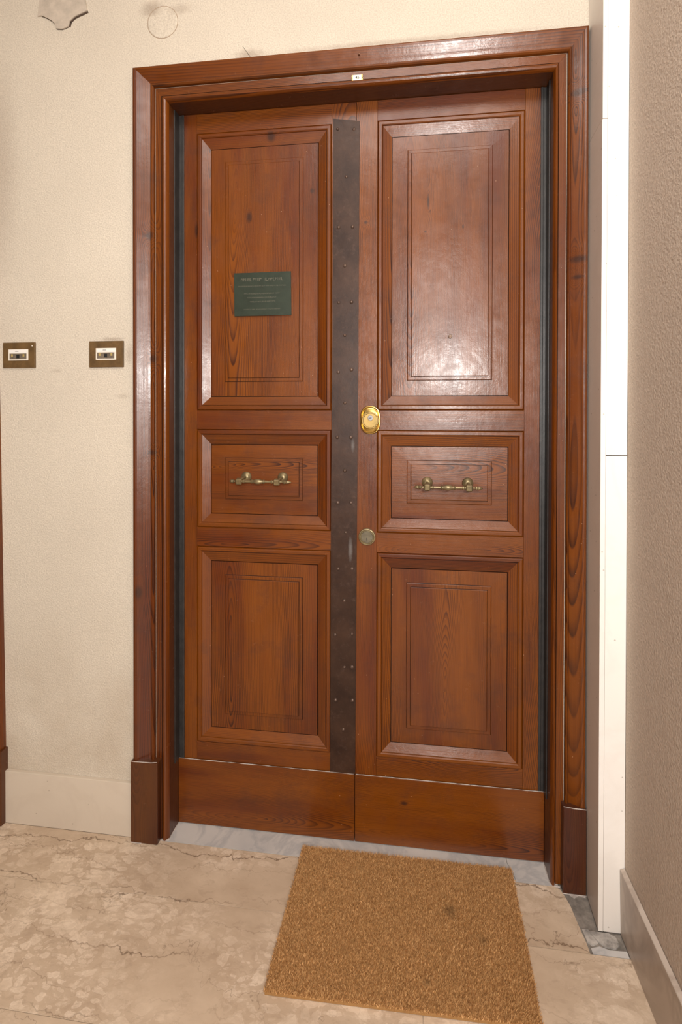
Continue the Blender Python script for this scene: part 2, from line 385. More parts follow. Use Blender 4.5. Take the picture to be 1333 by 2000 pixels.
def lathe_mesh(profile, segs, origin, axis='y', squash=(1, 1)):
    """profile: (radius, distance along axis) pairs"""
    vs, fs = [], []
    for (r, t) in profile:
        for k in range(segs):
            a = 2*math.pi*k/segs
            c, s = math.cos(a)*r*squash[0], math.sin(a)*r*squash[1]
            if axis == 'y': vs.append((origin[0]+c, origin[1]+t, origin[2]+s))
            elif axis == 'x': vs.append((origin[0]+t, origin[1]+c, origin[2]+s))
            else: vs.append((origin[0]+c, origin[1]+s, origin[2]+t))
    n = len(profile)
    for i in range(n-1):
        for k in range(segs):
            k2 = (k+1) % segs
            fs.append((i*segs+k, i*segs+k2, (i+1)*segs+k2, (i+1)*segs+k))
    fs.append(tuple(range(segs))); fs.append(tuple((n-1)*segs+k for k in range(segs)))
    return pydata(vs, fs)
def poly_prism(pts, y0, y1, bev=0.0):
    """outline of (x, z) points extruded from y0 to y1"""
    n = len(pts); vs = [(x, y0, z) for x, z in pts]+[(x, y1, z) for x, z in pts]
    fs = [tuple(range(n)), tuple(range(n, 2*n))]+[(i, (i+1) % n, n+(i+1) % n, n+i) for i in range(n)]
    me = pydata(vs, fs)
    if bev:
        bm = bmesh.new(); bm.from_mesh(me)
        bmesh.ops.bevel(bm, geom=[e for e in bm.edges if abs(e.verts[0].co.y-y0) < 1e-6 and abs(e.verts[1].co.y-y0) < 1e-6], offset=bev, segments=2, affect='EDGES')
        bm.to_mesh(me); bm.free()
    return me
def join_meshes(meshes):
    bm = bmesh.new()
    for m in meshes: bm.from_mesh(m)
    me = bpy.data.meshes.new('m'); bm.to_mesh(me); bm.free(); return me
def empty(name, loc=(0, 0, 0)):
    o = bpy.data.objects.new(name, None); COL.objects.link(o); o.empty_display_size = 0.1
    return o
def tag(o, label=None, cat=None, kind=None, group=None):
    if label: o['label'] = label
    if cat: o['category'] = cat
    if kind: o['kind'] = kind
    if group: o['group'] = group
    return o

# ------------------------------------------------------------------ the room
YL = 0.0684            # front plane of the door leaves
JL, JR, ZIN = 0.0155, 1.1365, 2.2505      # opening
XW = 1.2846            # right wall
YP = -0.1295           # front of the marble pilaster
XB, YB, ZC = -3.6, -3.4, 3.0
# the door wall with its opening
me = join_meshes([box_mesh(XB, JL-0.03, 0, 0.30, 0, ZC), box_mesh(JR+0.03, XW+0.1, 0, 0.30, 0, ZC), box_mesh(JL-0.03, JR+0.03, 0, 0.30, ZIN+0.03, ZC)])
wb = link('wall_back', me, STUCCO); tag(wb, 'cream stucco wall round the wooden double door', 'wall', 'structure')
wr = link('wall_right', box_mesh(XW, XW+0.15, YB, YP-0.0005, 0, ZC), STUCCO_R)
tag(wr, 'taupe rough stucco wall along the right side', 'wall', 'structure')
wl = link('wall_left', box_mesh(XB-0.15, XB, YB, 0, 0, ZC), PLASTER_D); tag(wl, 'plain brown wall outside the frame on the left', 'wall', 'structure')
wf = link('wall_front', box_mesh(XB, XW, YB-0.15, YB, 0, ZC), PLASTER_D); tag(wf, 'plain brown wall behind the camera', 'wall', 'structure')
ce = link('ceiling', box_mesh(XB-0.15, XW+0.15, YB-0.15, 0.3, ZC, ZC+0.1), PLASTER); tag(ce, 'plain cream ceiling above the landing', 'ceiling', 'structure')

# wall details: filled round hole, flaking patch
cov = link('round_cover', lathe_mesh([(0.0005, -0.0022), (0.026, -0.0022), (0.0455, -0.0016), (0.0475, -0.0006), (0.0475, 0.004)], 48, (-0.0037, 0, 2.4965)), STUCCO)
tag(cov, 'round cover disc painted over in the cream wall above the door', 'cover')
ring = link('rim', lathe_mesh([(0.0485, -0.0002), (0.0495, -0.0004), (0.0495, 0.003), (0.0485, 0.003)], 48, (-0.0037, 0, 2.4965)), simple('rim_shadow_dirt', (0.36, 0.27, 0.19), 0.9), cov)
peel_pts = [(-0.4179, 2.5541), (-0.405, 2.554), (-0.395, 2.5502), (-0.382, 2.543), (-0.3688, 2.5348), (-0.358, 2.524), (-0.3535, 2.509), (-0.3357, 2.5061),
            (-0.324, 2.5085), (-0.3125, 2.5125), (-0.3085, 2.5280), (-0.294, 2.539), (-0.2784, 2.545), (-0.262, 2.550), (-0.2491, 2.5547), (-0.2559, 2.5902), (-0.27, 2.63), (-0.33, 2.66), (-0.39, 2.65), (-0.412, 2.60)]
pm = poly_prism(peel_pts, -0.0045, 0.003)
pl = link('plaster_flake', pm, PEEL); tag(pl, 'flaking grey plaster patch lifting off the wall in the top left corner', 'plaster patch')
cr = []
for (a, b_) in zip(peel_pts[9:14], peel_pts[10:15]):
    dx, dz = b_[0]-a[0], b_[1]-a[1]; L = math.hypot(dx, dz); nx, nz = dz/L*0.0055, -dx/L*0.0055
    cr.append(poly_prism([(a[0], a[1]), (b_[0], b_[1]), (b_[0]+nx, b_[1]+nz), (a[0]+nx, a[1]+nz)], -0.0012, 0.002))
for (a, b_) in zip(peel_pts[1:9], peel_pts[2:10]):
    dx, dz = b_[0]-a[0], b_[1]-a[1]; L = math.hypot(dx, dz); nx, nz = dz/L*0.0014, -dx/L*0.0014
    cr.append(poly_prism([(a[0], a[1]), (b_[0], b_[1]), (b_[0]+nx, b_[1]+nz), (a[0]+nx, a[1]+nz)], -0.0008, 0.002))
link('crack_edge', join_meshes(cr), simple('dark_crack', (0.07, 0.045, 0.03), 0.9), pl)
wire = link('wire_stub', pydata(*(lambda p, q, r: ([(p[0]-r, p[1], p[2]), (p[0]+r, p[1], p[2]), (p[0], p[1]-2*r, p[2]), (q[0]-r, q[1], q[2]), (q[0]+r, q[1], q[2]), (q[0], q[1]-2*r, q[2])],
        [(0, 1, 2), (3, 4, 5), (0, 1, 4, 3), (1, 2, 5, 4), (2, 0, 3, 5)]))((0.2543, -0.016, 2.389), (0.272, 0.001, 2.368), 0.0007)), VOID)
tag(wire, 'thin dark wire stub sticking out of the wall above the casing', 'wire')

# ------------------------------------------------------------------ floor
fl = empty('floor'); tag(fl, 'beige fossil marble slab floor of the landing', 'floor', 'structure')
bed = link('bed', box_mesh(XB, XW+0.02, YB, 0.30, -0.06, -0.0035), CEMENT, fl)
rows = [(-0.0115, -0.190), (-0.191, -0.491), (-0.492, -0.792), (-0.793, -1.093), (-1.094, -1.60), (-1.601, -2.2), (-2.201, YB)]
cuts = [[XB, -0.98, 0.66, 1.186], [XB, -1.3, 0.78, XW], [XB, -0.60, 0.52, XW], [XB, -1.1, 0.2, XW], [XB, -0.8, 0.4, XW], [XB, -1.2, 0.0, XW], [XB, -0.6, 0.7, XW]]
gseed = [2.3, 5.9, 1.7, 8.2, 4.4, 7.5, 3.3]
ti = 0
for r_, ((ya, yb), cs) in enumerate(zip(rows, cuts)):
    for k in range(len(cs)-1):
        xa, xb = cs[k]+0.0004, cs[k+1]-0.0004
        dz = [0.0, -0.0006, 0.0003][(r_+k) % 3]*0.5
        if r_ == 0 and k == 2:   # broken corner next to the pilaster
            pts = [(xa, ya), (1.150, ya), (1.160, -0.020), (1.1686, -0.048), (1.173, -0.066), (1.176, -0.10), (1.1795, -0.135), (1.183, -0.165), (1.184, yb), (xa, yb)]
            n = len(pts)
            me = pydata([(x, y, -0.02) for x, y in pts]+[(x, y, dz) for x, y in pts], [tuple(range(n)), tuple(range(n, 2*n))]+[(i, (i+1) % n, n+(i+1) % n, n+i) for i in range(n)])
        else:
            me = box_mesh(xa, xb, yb, ya, -0.02, dz, 0.0004, 1)
        o = link('tile', me, MARBLE_F, fl, grain=('y', ti*1.37, ti*0.71, gseed[(r_*3+k) % 7]))
        ti += 1
def flat_prism(pts, z0, z1, name, mat, parent=None):
    n = len(pts)
    me = pydata([(x, y, z0) for x, y in pts]+[(x, y, z1) for x, y in pts], [tuple(range(n)), tuple(range(n, 2*n))]+[(i, (i+1) % n, n+(i+1) % n, n+i) for i in range(n)])
    return link(name, me, mat, parent)
# cement repair along the pilaster foot
flat_prism([(1.152, -0.012), (1.2275, -0.012), (1.2215, YP), (1.275, YP), (1.275, -0.1895), (1.1845, -0.1895), (1.183, -0.165), (1.176, -0.10), (1.170, -0.05), (1.160, -0.020)], -0.012, -0.0025, 'cement_fill', CEMENT, fl)
flat_prism([(1.196, -0.131), (1.222, -0.131), (1.245, -0.1305), (1.26, -0.140), (1.262, -0.160), (1.25, -0.170), (1.226, -0.168), (1.212, -0.155)], -0.01, 0.0008, 'cement_pat', CEMENT_L, fl)
flat_prism([(1.190, -0.1755), (1.212, -0.168), (1.235, -0.1745), (1.274, -0.1725), (1.274, -0.1895), (1.1905, -0.1895)], -0.01, -0.0004, 'stone_chip', MARBLE_T, fl)
flat_prism([(1.183, -0.128), (1.199, -0.127), (1.203, -0.142), (1.212, -0.160), (1.196, -0.168), (1.186, -0.160)], -0.01, 0.0003, 'stone_chip', CEMENT_L, fl)
flat_prism([(1.172, -0.020), (1.222, -0.018), (1.221, -0.034), (1.204, -0.030), (1.19, -0.04), (1.180, -0.030)], -0.01, 0.0006, 'mortar_crumb', CAULK, fl)

# threshold of grey white marble, in two pieces with a crack
th = empty('trim_1'); tag(th, 'grey and white veined marble threshold under the double door', 'threshold', 'structure')
flat_prism([(JL-0.02, -0.0105), (1.043, -0.0105), (1.040, 0.02), (1.029, 0.048), (1.030, 0.11), (JL-0.02, 0.11)], -0.02, 0.0006, 'slab', MARBLE_T, th)
flat_prism([(1.0442, -0.0105), (JR+0.02, -0.0105), (JR+0.02, 0.11), (1.031, 0.11), (1.0302, 0.048), (1.0412, 0.02)], -0.02, 0.0003, 'slab', MARBLE_T, th)

# skirting
bl = link('baseboard_left', box_mesh(-0.536, -0.096, -0.012, 0.0, 0.0, 0.1665, 0.0012), MARBLE_B)
tag(bl, 'cream marble skirting slab left of the door casing', 'skirting', 'structure')
# right skirting: leaning slab
n = 4
pts = [(1.2755, 0.0), (1.2725, 0.165), (XW-0.001, 0.1685), (XW-0.001, 0.0)]
def yprism(pts, y0, y1, bev=0.0):
    n = len(pts); me = pydata([(x, y0, z) for x, z in pts]+[(x, y1, z) for x, z in pts], [tuple(range(n)), tuple(range(n, 2*n))]+[(i, (i+1) % n, n+(i+1) % n, n+i) for i in range(n)])
    if bev:
        bm = bmesh.new(); bm.from_mesh(me); bmesh.ops.bevel(bm, geom=list(bm.edges), offset=bev, segments=2, affect='EDGES'); bm.to_mesh(me); bm.free()
    return me
br = link('baseboard_right', yprism(pts, YP-0.0008, YB, 0.0008), MARBLE_RB)
tag(br, 'taupe marble skirting slab running along the right wall', 'skirting', 'structure')

# pilaster of marble slabs
pi_ = empty('trim_2'); tag(pi_, 'white marble slab pilaster in the corner right of the door', 'pilaster', 'structure')
def side_slab(z0, z1, dx):
    vs = [(1.2275+dx, -0.001, z0), (1.2215+dx, YP, z0), (1.2335, YP, z0), (1.2335, -0.001, z0)]
    vs += [(x, y, z1) for x, y, _ in vs]
    me = pydata(vs, [(0, 1, 2, 3), (4, 5, 6, 7), (0, 1, 5, 4), (1, 2, 6, 5), (2, 3, 7, 6), (3, 0, 4, 7)])
    bm = bmesh.new(); bm.from_mesh(me); bmesh.ops.bevel(bm, geom=list(bm.edges), offset=0.0008, segments=2, affect='EDGES'); bm.to_mesh(me); bm.free()
    return link('side_slab', me, MARBLE_W, pi_)
side_slab(0.001, 2.043, 0.0); side_slab(2.0445, ZC, 0.0008)
for (a, b_, dx) in ((0.001, 1.2015, 0.0), (1.2035, ZC, 0.0)):
    link('front_slab', box_mesh(1.2342, XW, YP+0.0008, -0.001, a, b_, 0.0008), MARBLE_W, pi_)

# ------------------------------------------------------------------ casing
OFF = [  # (left d, right d, head d, y)
 (0.0, 0.0, 0.0, 0.100), (0.0, 0.0, 0.0, 0.002), (0.0025, 0.0015, 0.002, -0.004), (0.006, 0.004, 0.005, -0.0095), (0.0105, 0.0068, 0.0095, -0.0118),
 (0.0155, 0.0095, 0.0145, -0.0105), (0.0185, 0.0112, 0.0172, -0.0065), (0.0205, 0.0125, 0.0190, 0.0015), (0.0225, 0.0140, 0.0212, -0.0025), (0.0410, 0.0335, 0.0440, -0.0025),
 (0.0425, 0.0350, 0.0458, 0.0020), (0.0440, 0.0362, 0.0475, -0.0090), (0.0475, 0.0388, 0.0505, -0.0130), (0.0515, 0.0415, 0.0545, -0.0125), (0.0540, 0.0435, 0.0572, -0.0085),
 (0.0560, 0.0455, 0.0590, -0.0070), (0.0620, 0.0505, 0.0655, -0.0100), (0.069, 0.056, 0.071, -0.0130), (0.0765, 0.062, 0.0775, -0.0163), (0.084, 0.069, 0.085, -0.0198),
 (0.092, 0.075, 0.092, -0.0234), (0.0975, 0.0795, 0.097, -0.0248), (0.103, 0.084, 0.100, -0.0240), (0.107, 0.0865, 0.1025, -0.019), (0.109, 0.088, 0.1035, -0.012), (0.109, 0.088, 0.1035, 0.001)]
cas = empty('trim_3'); tag(cas, 'moulded varnished pine casing round the double door', 'door casing', 'structure')
def strip_mesh(A, B, dark=()):
    n = len(A); vs = A+B; fs = [(i, i+1, n+i+1, n+i) for i in range(n-1)]
    fs += [tuple(range(n)), tuple(range(n, 2*n)), (0, n-1, 2*n-1, n)]
    me = pydata(vs, fs)
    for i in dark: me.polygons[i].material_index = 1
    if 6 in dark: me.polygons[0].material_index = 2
    return me
A = [(JL-l, y, 0.0) for l, r, h, y in OFF]; B = [(JL-l, y, ZIN+h-0.0002) for l, r, h, y in OFF]
o = link('left_jamb', strip_mesh(A, B, (6, 7, 9, 13)), None, cas, mats=[WOOD_C, GROOVE_SHADE, WOOD_D], grain=('Z', -0.035, 1.5, 2.2)); o.name = 'jamb'
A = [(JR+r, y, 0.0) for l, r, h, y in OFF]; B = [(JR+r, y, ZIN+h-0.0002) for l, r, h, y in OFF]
link('jamb', strip_mesh(A, B, (6, 7, 9, 13)), None, cas, mats=[WOOD_C, GROOVE_SHADE, WOOD_D], grain=('Z', 1.18, 1.9, 3.4))
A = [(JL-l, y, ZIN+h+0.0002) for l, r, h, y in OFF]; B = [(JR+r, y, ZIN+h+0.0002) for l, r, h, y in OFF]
link('head', strip_mesh(A, B, (6, 7, 9, 13)), None, cas, mats=[WOOD_C, GROOVE_SHADE, WOOD_D], grain=('X', 2.20, -0.4, 5.1))
for (x0, x1, z1, s) in ((-0.0948, -0.0085, 0.2475, 1.9), (1.1640, 1.2238, 0.2350, 6.6)):
    link('plinth_block', box_mesh(x0, x1, -0.0300, 0.0, 0.0006, z1, 0.0015), WOOD_D, cas, grain=('z', x0, 0.4, s))
def worm(pts, r, name, mat, parent, jit=0.3):
    """thin irregular bead of dust or caulk along a line"""
    rnd = random.Random(len(pts)*7+int(pts[0][0]*1000)); P_ = []
    for (a, b_) in zip(pts[:-1], pts[1:]):
        a, b_ = Vector(a), Vector(b_); k = max(2, int((b_-a).length/0.012))
        for i in range(k): P_.append(a.lerp(b_, i/k))
    P_.append(Vector(pts[-1])); vs, fs = [], []
    for i, p in enumerate(P_):
        t = (P_[min(i+1, len(P_)-1)]-P_[max(i-1, 0)]).normalized()
        u = t.cross(Vector((0.3, 1, 0.2))).normalized(); v = t.cross(u)
        rr = r*(1+jit*rnd.uniform(-1, 1))
        for k in range(5):
            a = 2*math.pi*k/5; vs.append(tuple(p+u*math.cos(a)*rr+v*math.sin(a)*rr))
    n = len(P_)
    for i in range(n-1):
        for k in range(5): fs.append((i*5+k, i*5+(k+1) % 5, (i+1)*5+(k+1) % 5, (i+1)*5+k))
    fs += [tuple(range(5)), tuple((n-1)*5+k for k in range(5))]
    return link(name, pydata(vs, fs), mat, parent)
worm([(-0.0945, -0.029, 0.2475), (-0.03, -0.0295, 0.2485), (-0.01, -0.029, 0.251)], 0.0013, 'dust_line', CAULK, cas, 0.6)
worm([(1.1645, -0.029, 0.2375), (1.19, -0.0295, 0.2350), (1.2235, -0.029, 0.2335)], 0.0013, 'dust_line', CAULK, cas, 0.6)
worm([(-0.0948, -0.0300, 0.0010), (-0.083, -0.0308, 0.0010), (-0.060, -0.0306, 0.0008)], 0.0016, 'dust_line', CAULK, cas, 0.7)
worm([(-0.008, -0.011, 0.001), (0.0125, -0.0075, 0.001), (0.0165, 0.0, 0.001), (0.0162, 0.064, 0.001)], 0.0014, 'dust_line', CAULK, cas, 0.6)
worm([(1.1355, 0.062, 0.001), (1.1357, 0.0, 0.001), (1.142, -0.010, 0.001), (1.160, -0.013, 0.0012)], 0.0017, 'dust_line', CAULK, cas, 0.7)
worm([(1.1635, -0.031, 0.001), (1.19, -0.032, 0.001), (1.2235, -0.0312, 0.001)], 0.0015, 'dust_line', CAULK, cas, 0.6)
for x0, x1 in ((JL+0.0002, JL+0.0030), (JR-0.0030, JR-0.0002)):
    link('weather_strip', box_mesh(x0, x1, YL-0.034, YL-0.002, 0.2085, ZIN-0.0005, 0.0006), BLACK, cas)
nl = link('nail', lathe_mesh([(0.0005, -0.0038), (0.0022, -0.0030), (0.003, -0.0012), (0.0028, 0.001)], 12, (0.5996, -0.0230, 2.3308)), NAIL, cas)

# neighbouring casing at the left edge of the frame (leans a little)
nb = empty('trim_4'); tag(nb, 'edge of the next dark wooden door casing at the far left', 'door casing', 'structure')
A = [(-0.5345-0.109+l, y, 0.0) for l, r, h, y in OFF]; B = [(-0.5345-0.109+l-0.036, y, 2.35) for l, r, h, y in OFF]
A = [(x, min(y, 0.001), z) for x, y, z in A]; B = [(x, min(y, 0.001), z) for x, y, z in B]
link('jamb', strip_mesh(A, B), WOOD_C, nb, grain=('z', -0.6, 0.5, 4.7))
link('plinth_block', box_mesh(-0.632, -0.5312, -0.0300, 0.0, 0.0006, 0.2365, 0.0015), WOOD_D, nb, grain=('z', -0.6, 0.4, 8.6))

# ------------------------------------------------------------------ door leaves
RINGS = [(0.0, 0.0), (0.0012, 0.0022), (0.0030, -0.0022), (0.0050, -0.0032), (0.0125, -0.0032), (0.0150, -0.0012), (0.0160, 0.0014), (0.0168, 0.0008), (0.0425, 0.0105), (0.0432, 0.0130)]
FIELD = [(0.0440, 0.0130), (0.0447, 0.0096), (0.0896, 0.0090), (0.0908, 0.0066), (0.0920, 0.0058), (0.1000, 0.0056), (0.1010, 0.0056), (0.1022, 0.0032), (0.1036, 0.0024)]
def panel(leaf, x0, x1, z0, z1, wood, horiz, seed, fgrain=None):
    # field
    vs, fs = [], []
    for (i_, d) in FIELD:
        t_ = i_+(0.0045 if i_ < 0.05 else 0.0)
        vs += [(x0+i_, YL+d, z0+i_), (x1-i_, YL+d, z0+i_), (x1-i_, YL+d, z1-t_), (x0+i_, YL+d, z1-t_)]
    n = len(FIELD)
    for i in range(n-1):
        for k in range(4): fs.append((i*4+k, i*4+(k+1) % 4, (i+1)*4+(k+1) % 4, (i+1)*4+k))
    fs.append(tuple((n-1)*4+k for k in range(4)))
    b0 = len(vs); i_ = FIELD[0][0]; yb = YL+0.03
    t_ = i_+0.0045
    vs += [(x0+i_, yb, z0+i_), (x1-i_, yb, z0+i_), (x1-i_, yb, z1-t_), (x0+i_, yb, z1-t_)]
    for k in range(4): fs.append((k, (k+1) % 4, b0+(k+1) % 4, b0+k))
    fs.append((b0, b0+1, b0+2, b0+3))
    fg = fgrain or (('x', (z0+z1)/2, x0+0.1) if horiz else ('z', x0+0.19, (z0+z1)/2))
    me = pydata(vs, fs)
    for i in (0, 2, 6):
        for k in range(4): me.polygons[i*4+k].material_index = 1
    p = link('panel', me, None, leaf, grain=(*fg, seed), mats=[wood, GROOVE_SHADE])
    # four mitred mouldings
    top = lambda i_: i_+(0.0 if i_ < 0.02 else 0.0045)
    corners = lambda i_: [(x0+i_, z0+i_), (x1-i_, z0+i_), (x1-i_, z1-top(i_)), (x0+i_, z1-top(i_))]
    for k in range(4):
        A, B = [], []
        for (i_, d) in RINGS:
            c = corners(i_); g_ = 0.00012
            a, b_ = c[k], c[(k+1) % 4]
            A.append((a[0], YL+d, a[1])); B.append((b_[0], YL+d, b_[1]))
        A.append((A[-1][0], YL+0.02, A[-1][2])); B.append((B[-1][0], YL+0.02, B[-1][2]))
        A.insert(0, (A[0][0], YL+0.02, A[0][2])); B.insert(0, (B[0][0], YL+0.02, B[0][2]))
        mo = link('moulding', strip_mesh(A, B, (7, 9)), None, p, mats=[wood, GROOVE_SHADE], grain=(*(('X', [z0, 0, z1, 0][k]-0.03*((seed*k) % 1), x0) if k % 2 == 0 else ('Z', [0, x1, 0, x0][k]+0.1, z0+0.5*k)), seed+k*1.3))
    return p

def leaf(name, label, x0, x1, sl, sr, wood, seeds, black_side):
    root = empty(name); tag(root, label, 'door', 'structure')
    zt, zk = ZIN-0.0008, 0.2075
    G = dict(grain=None)
    T = YL+0.040
    # stiles: from leaf edge to the joint with the rails
    e = 0.0003
    link('stile', box_mesh(x0, sl-e, YL, T, zk, zt, 0.0004, 1), wood, root, grain=('z', x0-0.05, 1.0, seeds[0]))
    link('stile', box_mesh(sr+e, x1, YL, T, zk, zt, 0.0004, 1), wood, root, grain=('z', sr+0.12, 1.0, seeds[1]))
    rails = [(2.1880, zt), (1.2570, 1.3170), (0.8870, 0.9470), (zk+0.0003, 0.2650)]
    for i, (a, b_) in enumerate(rails):
        link('rail', box_mesh(sl, sr, YL, T, a+e, b_-e, 0.0004, 1), wood, root, grain=('x', (a+b_)/2+[0.0, 0.12, 0.03, 0.08][i], x0+0.3, seeds[2+i]))
    return root

SL, SR = (0.0762, 0.5072), (0.6468, 1.0757)
d1 = leaf('door_1', 'left leaf of the wooden double door, with the green plaque', 0.0180, 0.5815, *SL, WOOD_L, (1.3, 2.6, 7.7, 4.1, 5.2, 3.8), 'l')
d2 = leaf('door_2', 'right leaf of the wooden double door, with the brass lock', 0.5828, 1.1340, *SR, WOOD_R, (8.8, 6.4, 2.9, 5.5, 1.6, 7.1), 'r')
ZS = [(1.3170, 2.1880), (0.9470, 1.2570), (0.2650, 0.8870)]
fg_l = [('z', 0.247, 1.92), ('x', 1.19, 0.16), ('z', 0.235, 0.62)]
fg_r = [('z', 0.80, 1.75), ('x', 1.20, 0.60), ('z', 0.900, 0.52)]
for i, (a, b_) in enumerate(ZS):
    panel(d1, SL[0], SL[1], a, b_, WOOD_L, i == 1, (2.1, 4.9, 6.3)[i], fg_l[i])
    panel(d2, SR[0], SR[1], a, b_, WOOD_R, i == 1, (5.7, 3.6, 7.9)[i], fg_r[i])
# kick boards stand slightly proud
for root, xa, xb, w_, s in ((d1, 0.0162, 0.5812, WOOD_L, 4.6), (d2, 0.5828, 1.1356, WOOD_R, 3.1)):
    link('kick_board', box_mesh(xa, xb, YL-0.0042, YL+0.035, 0.0030, 0.2066, 0.0007), w_, root, grain=('x', 0.085, xa+0.22, s))
    worm([(xa+0.002, YL-0.0030, 0.2078), (xb-0.002, YL-0.0030, 0.2078)], 0.0009, 'dust_line', CAULK, root, 0.7)
# black metal edge profiles, two steps each
for root, a, b_, c, d in ((d1, 0.0162, 0.0245, 0.0250, 0.0345), (d2, 1.1262, 1.1354, 1.1185, 1.1258)):
    link('edge_profile', box_mesh(a, b_, YL-0.0015, YL+0.01, 0.2080, ZIN-0.001, 0.0008), BLACK, root)
    link('edge_profile', box_mesh(c, d, YL-0.0035, YL+0.01, 0.2080, ZIN-0.001, 0.0012), BLACK, root)

# steel cover strip on the left leaf, tapering, with rivets
st_pts = [(0.5055, 0.2085), (0.5828, 0.2082), (0.5870, 1.000), (0.5905, 1.600), (0.5930, 2.1880), (0.5930, 2.1900), (0.5122, 2.2030), (0.5120, 2.2020), (0.5105, 1.5), (0.5070, 1.0)]
strip = link('cover_strip', poly_prism(st_pts, YL-0.0045, YL-0.0003, 0.0010), STEEL, d1); tag(strip, 'long dark steel cover strip over the seam of the leaves')
RV = [(0.526, 2.1695), (0.5759, 2.1659), (0.5528, 2.0241), (0.5296, 1.8722), (0.5718, 1.8718), (0.5486, 1.7552), (0.53, 1.6442), (0.5691, 1.6447), (0.549, 1.5444), (0.5288, 1.4328), (0.5695, 1.4402), (0.5494, 1.3394),
      (0.526, 1.235), (0.5683, 1.2353), (0.5497, 1.1339), (0.5279, 1.0352), (0.5687, 1.0362), (0.5532, 0.9454), (0.5298, 0.8336), (0.5722, 0.8353), (0.5488, 0.7375), (0.5206, 0.631), (0.5726, 0.6371), (0.5492, 0.534),
      (0.5728, 0.5355), (0.5226, 0.4316), (0.5745, 0.434), (0.5464, 0.3424)]
rme = lathe_mesh([(0.0003, -0.0042), (0.0014, -0.0039), (0.0027, -0.0026), (0.0036, -0.0008), (0.0038, 0.0008)], 10, (0, 0, 0)); rme.shade_smooth(); rme.materials.append(simple('lighter_steel_rivet', (0.13, 0.085, 0.065), 0.36, 0.4, 0.2, 200, 0.3))  # rivets in a lighter colour than the strip
rnd = random.Random(3)
for (x, z) in RV:
    o = bpy.data.objects.new('rivet', rme); COL.objects.link(o); o.parent = strip; o.location = (x, YL-0.0042, z)
    k = rnd.uniform(1.2, 1.65); o.scale = (k, rnd.uniform(0.8, 1.3), k*rnd.uniform(0.85, 1.1)); o.rotation_euler = (0, rnd.uniform(0, 6), 0)

# handles -----------------------------------------------------------
def handle(root, xr1, xr2, zr, xb1, xb2, zb, xa, xc, lab, twist):
    h = empty('handle'); h.parent = root; h['label'] = lab
    yb = 0.0215; y0 = YL+0.0008
    for xr, xb_ in ((xr1, xb1), (xr2, xb2)):
        link('rosette', lathe_mesh([(0.0005, -0.0115), (0.006, -0.0110), (0.0100, -0.0095), (0.0118, -0.0065), (0.0145, -0.0052), (0.0158, -0.0030), (0.0165, 0.0), (0.0163, 0.0004)], 28, (xr, y0, zr)), BRONZE, h, smooth=True)
        # curved post from rosette to the block
        vs, fs = [], []
        for i in range(7):
            t = i/6; cx = xr+(xb_-xr)*t; cy = y0-0.006+(yb-y0+0.006)*t; cz = zr+(zb-zr)*t*t
            rr = 0.0052-0.0014*math.sin(math.pi*t)
            for k in range(12):
                a = 2*math.pi*k/12; vs.append((cx+rr*math.cos(a), cy, cz+rr*math.sin(a)))
        for i in range(6):
            for k in range(12): fs.append((i*12+k, i*12+(k+1) % 12, (i+1)*12+(k+1) % 12, (i+1)*12+k))
        fs += [tuple(range(12)), tuple(72+k for k in range(12))]
        link('post', pydata(vs, fs), BRONZE, h, smooth=True)
        bm = box_mesh(-0.0094, 0.0094, -0.0088, 0.0088, -0.0092, 0.0092, 0.0030, 1)
        o = link('block', bm, BRONZE, h); o.location = (xb_, yb, zb); o.rotation_euler = (twist, 0, 0)
    L = xb2-xb1-0.0184; s0 = xb1+0.0092; m_ = L/2
    pr = [(0.004, -0.001), (0.0042, 0.004), (0.0060, 0.0055), (0.0060, 0.0080), (0.0040, 0.0095), (0.0036, 0.016), (0.0042, m_-0.0215), (0.0066, m_-0.0195), (0.0070, m_-0.0180), (0.0052, m_-0.0165), (0.0056, m_-0.012), (0.0078, m_-0.006), (0.0086, m_)]
    full = pr+[(r, L-t) for r, t in reversed(pr[:-1])]
    link('bar', lathe_mesh(full, 20, (s0, yb, zb), 'x'), BRONZE, h, smooth=True)
    for (xs, xe) in ((xb1-0.0090, xa), (xb2+0.0090, xc)):
        sg = 1 if xe > xs else -1; Lf = abs(xe-xs)
        fp = [(0.0035, 0.0), (0.0030, 0.2*Lf), (0.0034, 0.28*Lf), (0.0060, 0.36*Lf), (0.0063, 0.44*Lf), (0.0042, 0.52*Lf), (0.0054, 0.62*Lf), (0.0050, 0.74*Lf), (0.0030, 0.88*Lf), (0.0010, Lf)]
        link('finial', lathe_mesh([(r, sg*t) for r, t in fp], 16, (xs, yb, zb), 'x'), BRONZE, h, smooth=True)
    return h
handle(d1, 0.2384, 0.3551, 1.1090, 0.2300, 0.3485, 1.1005, 0.1995, 0.3925, 'aged bronze turned pull handle', 0.25)
handle(d2, 0.7974, 0.9156, 1.1020, 0.7961, 0.9150, 1.0935, 0.7579, 0.9535, 'aged bronze turned pull handle', 0.1)

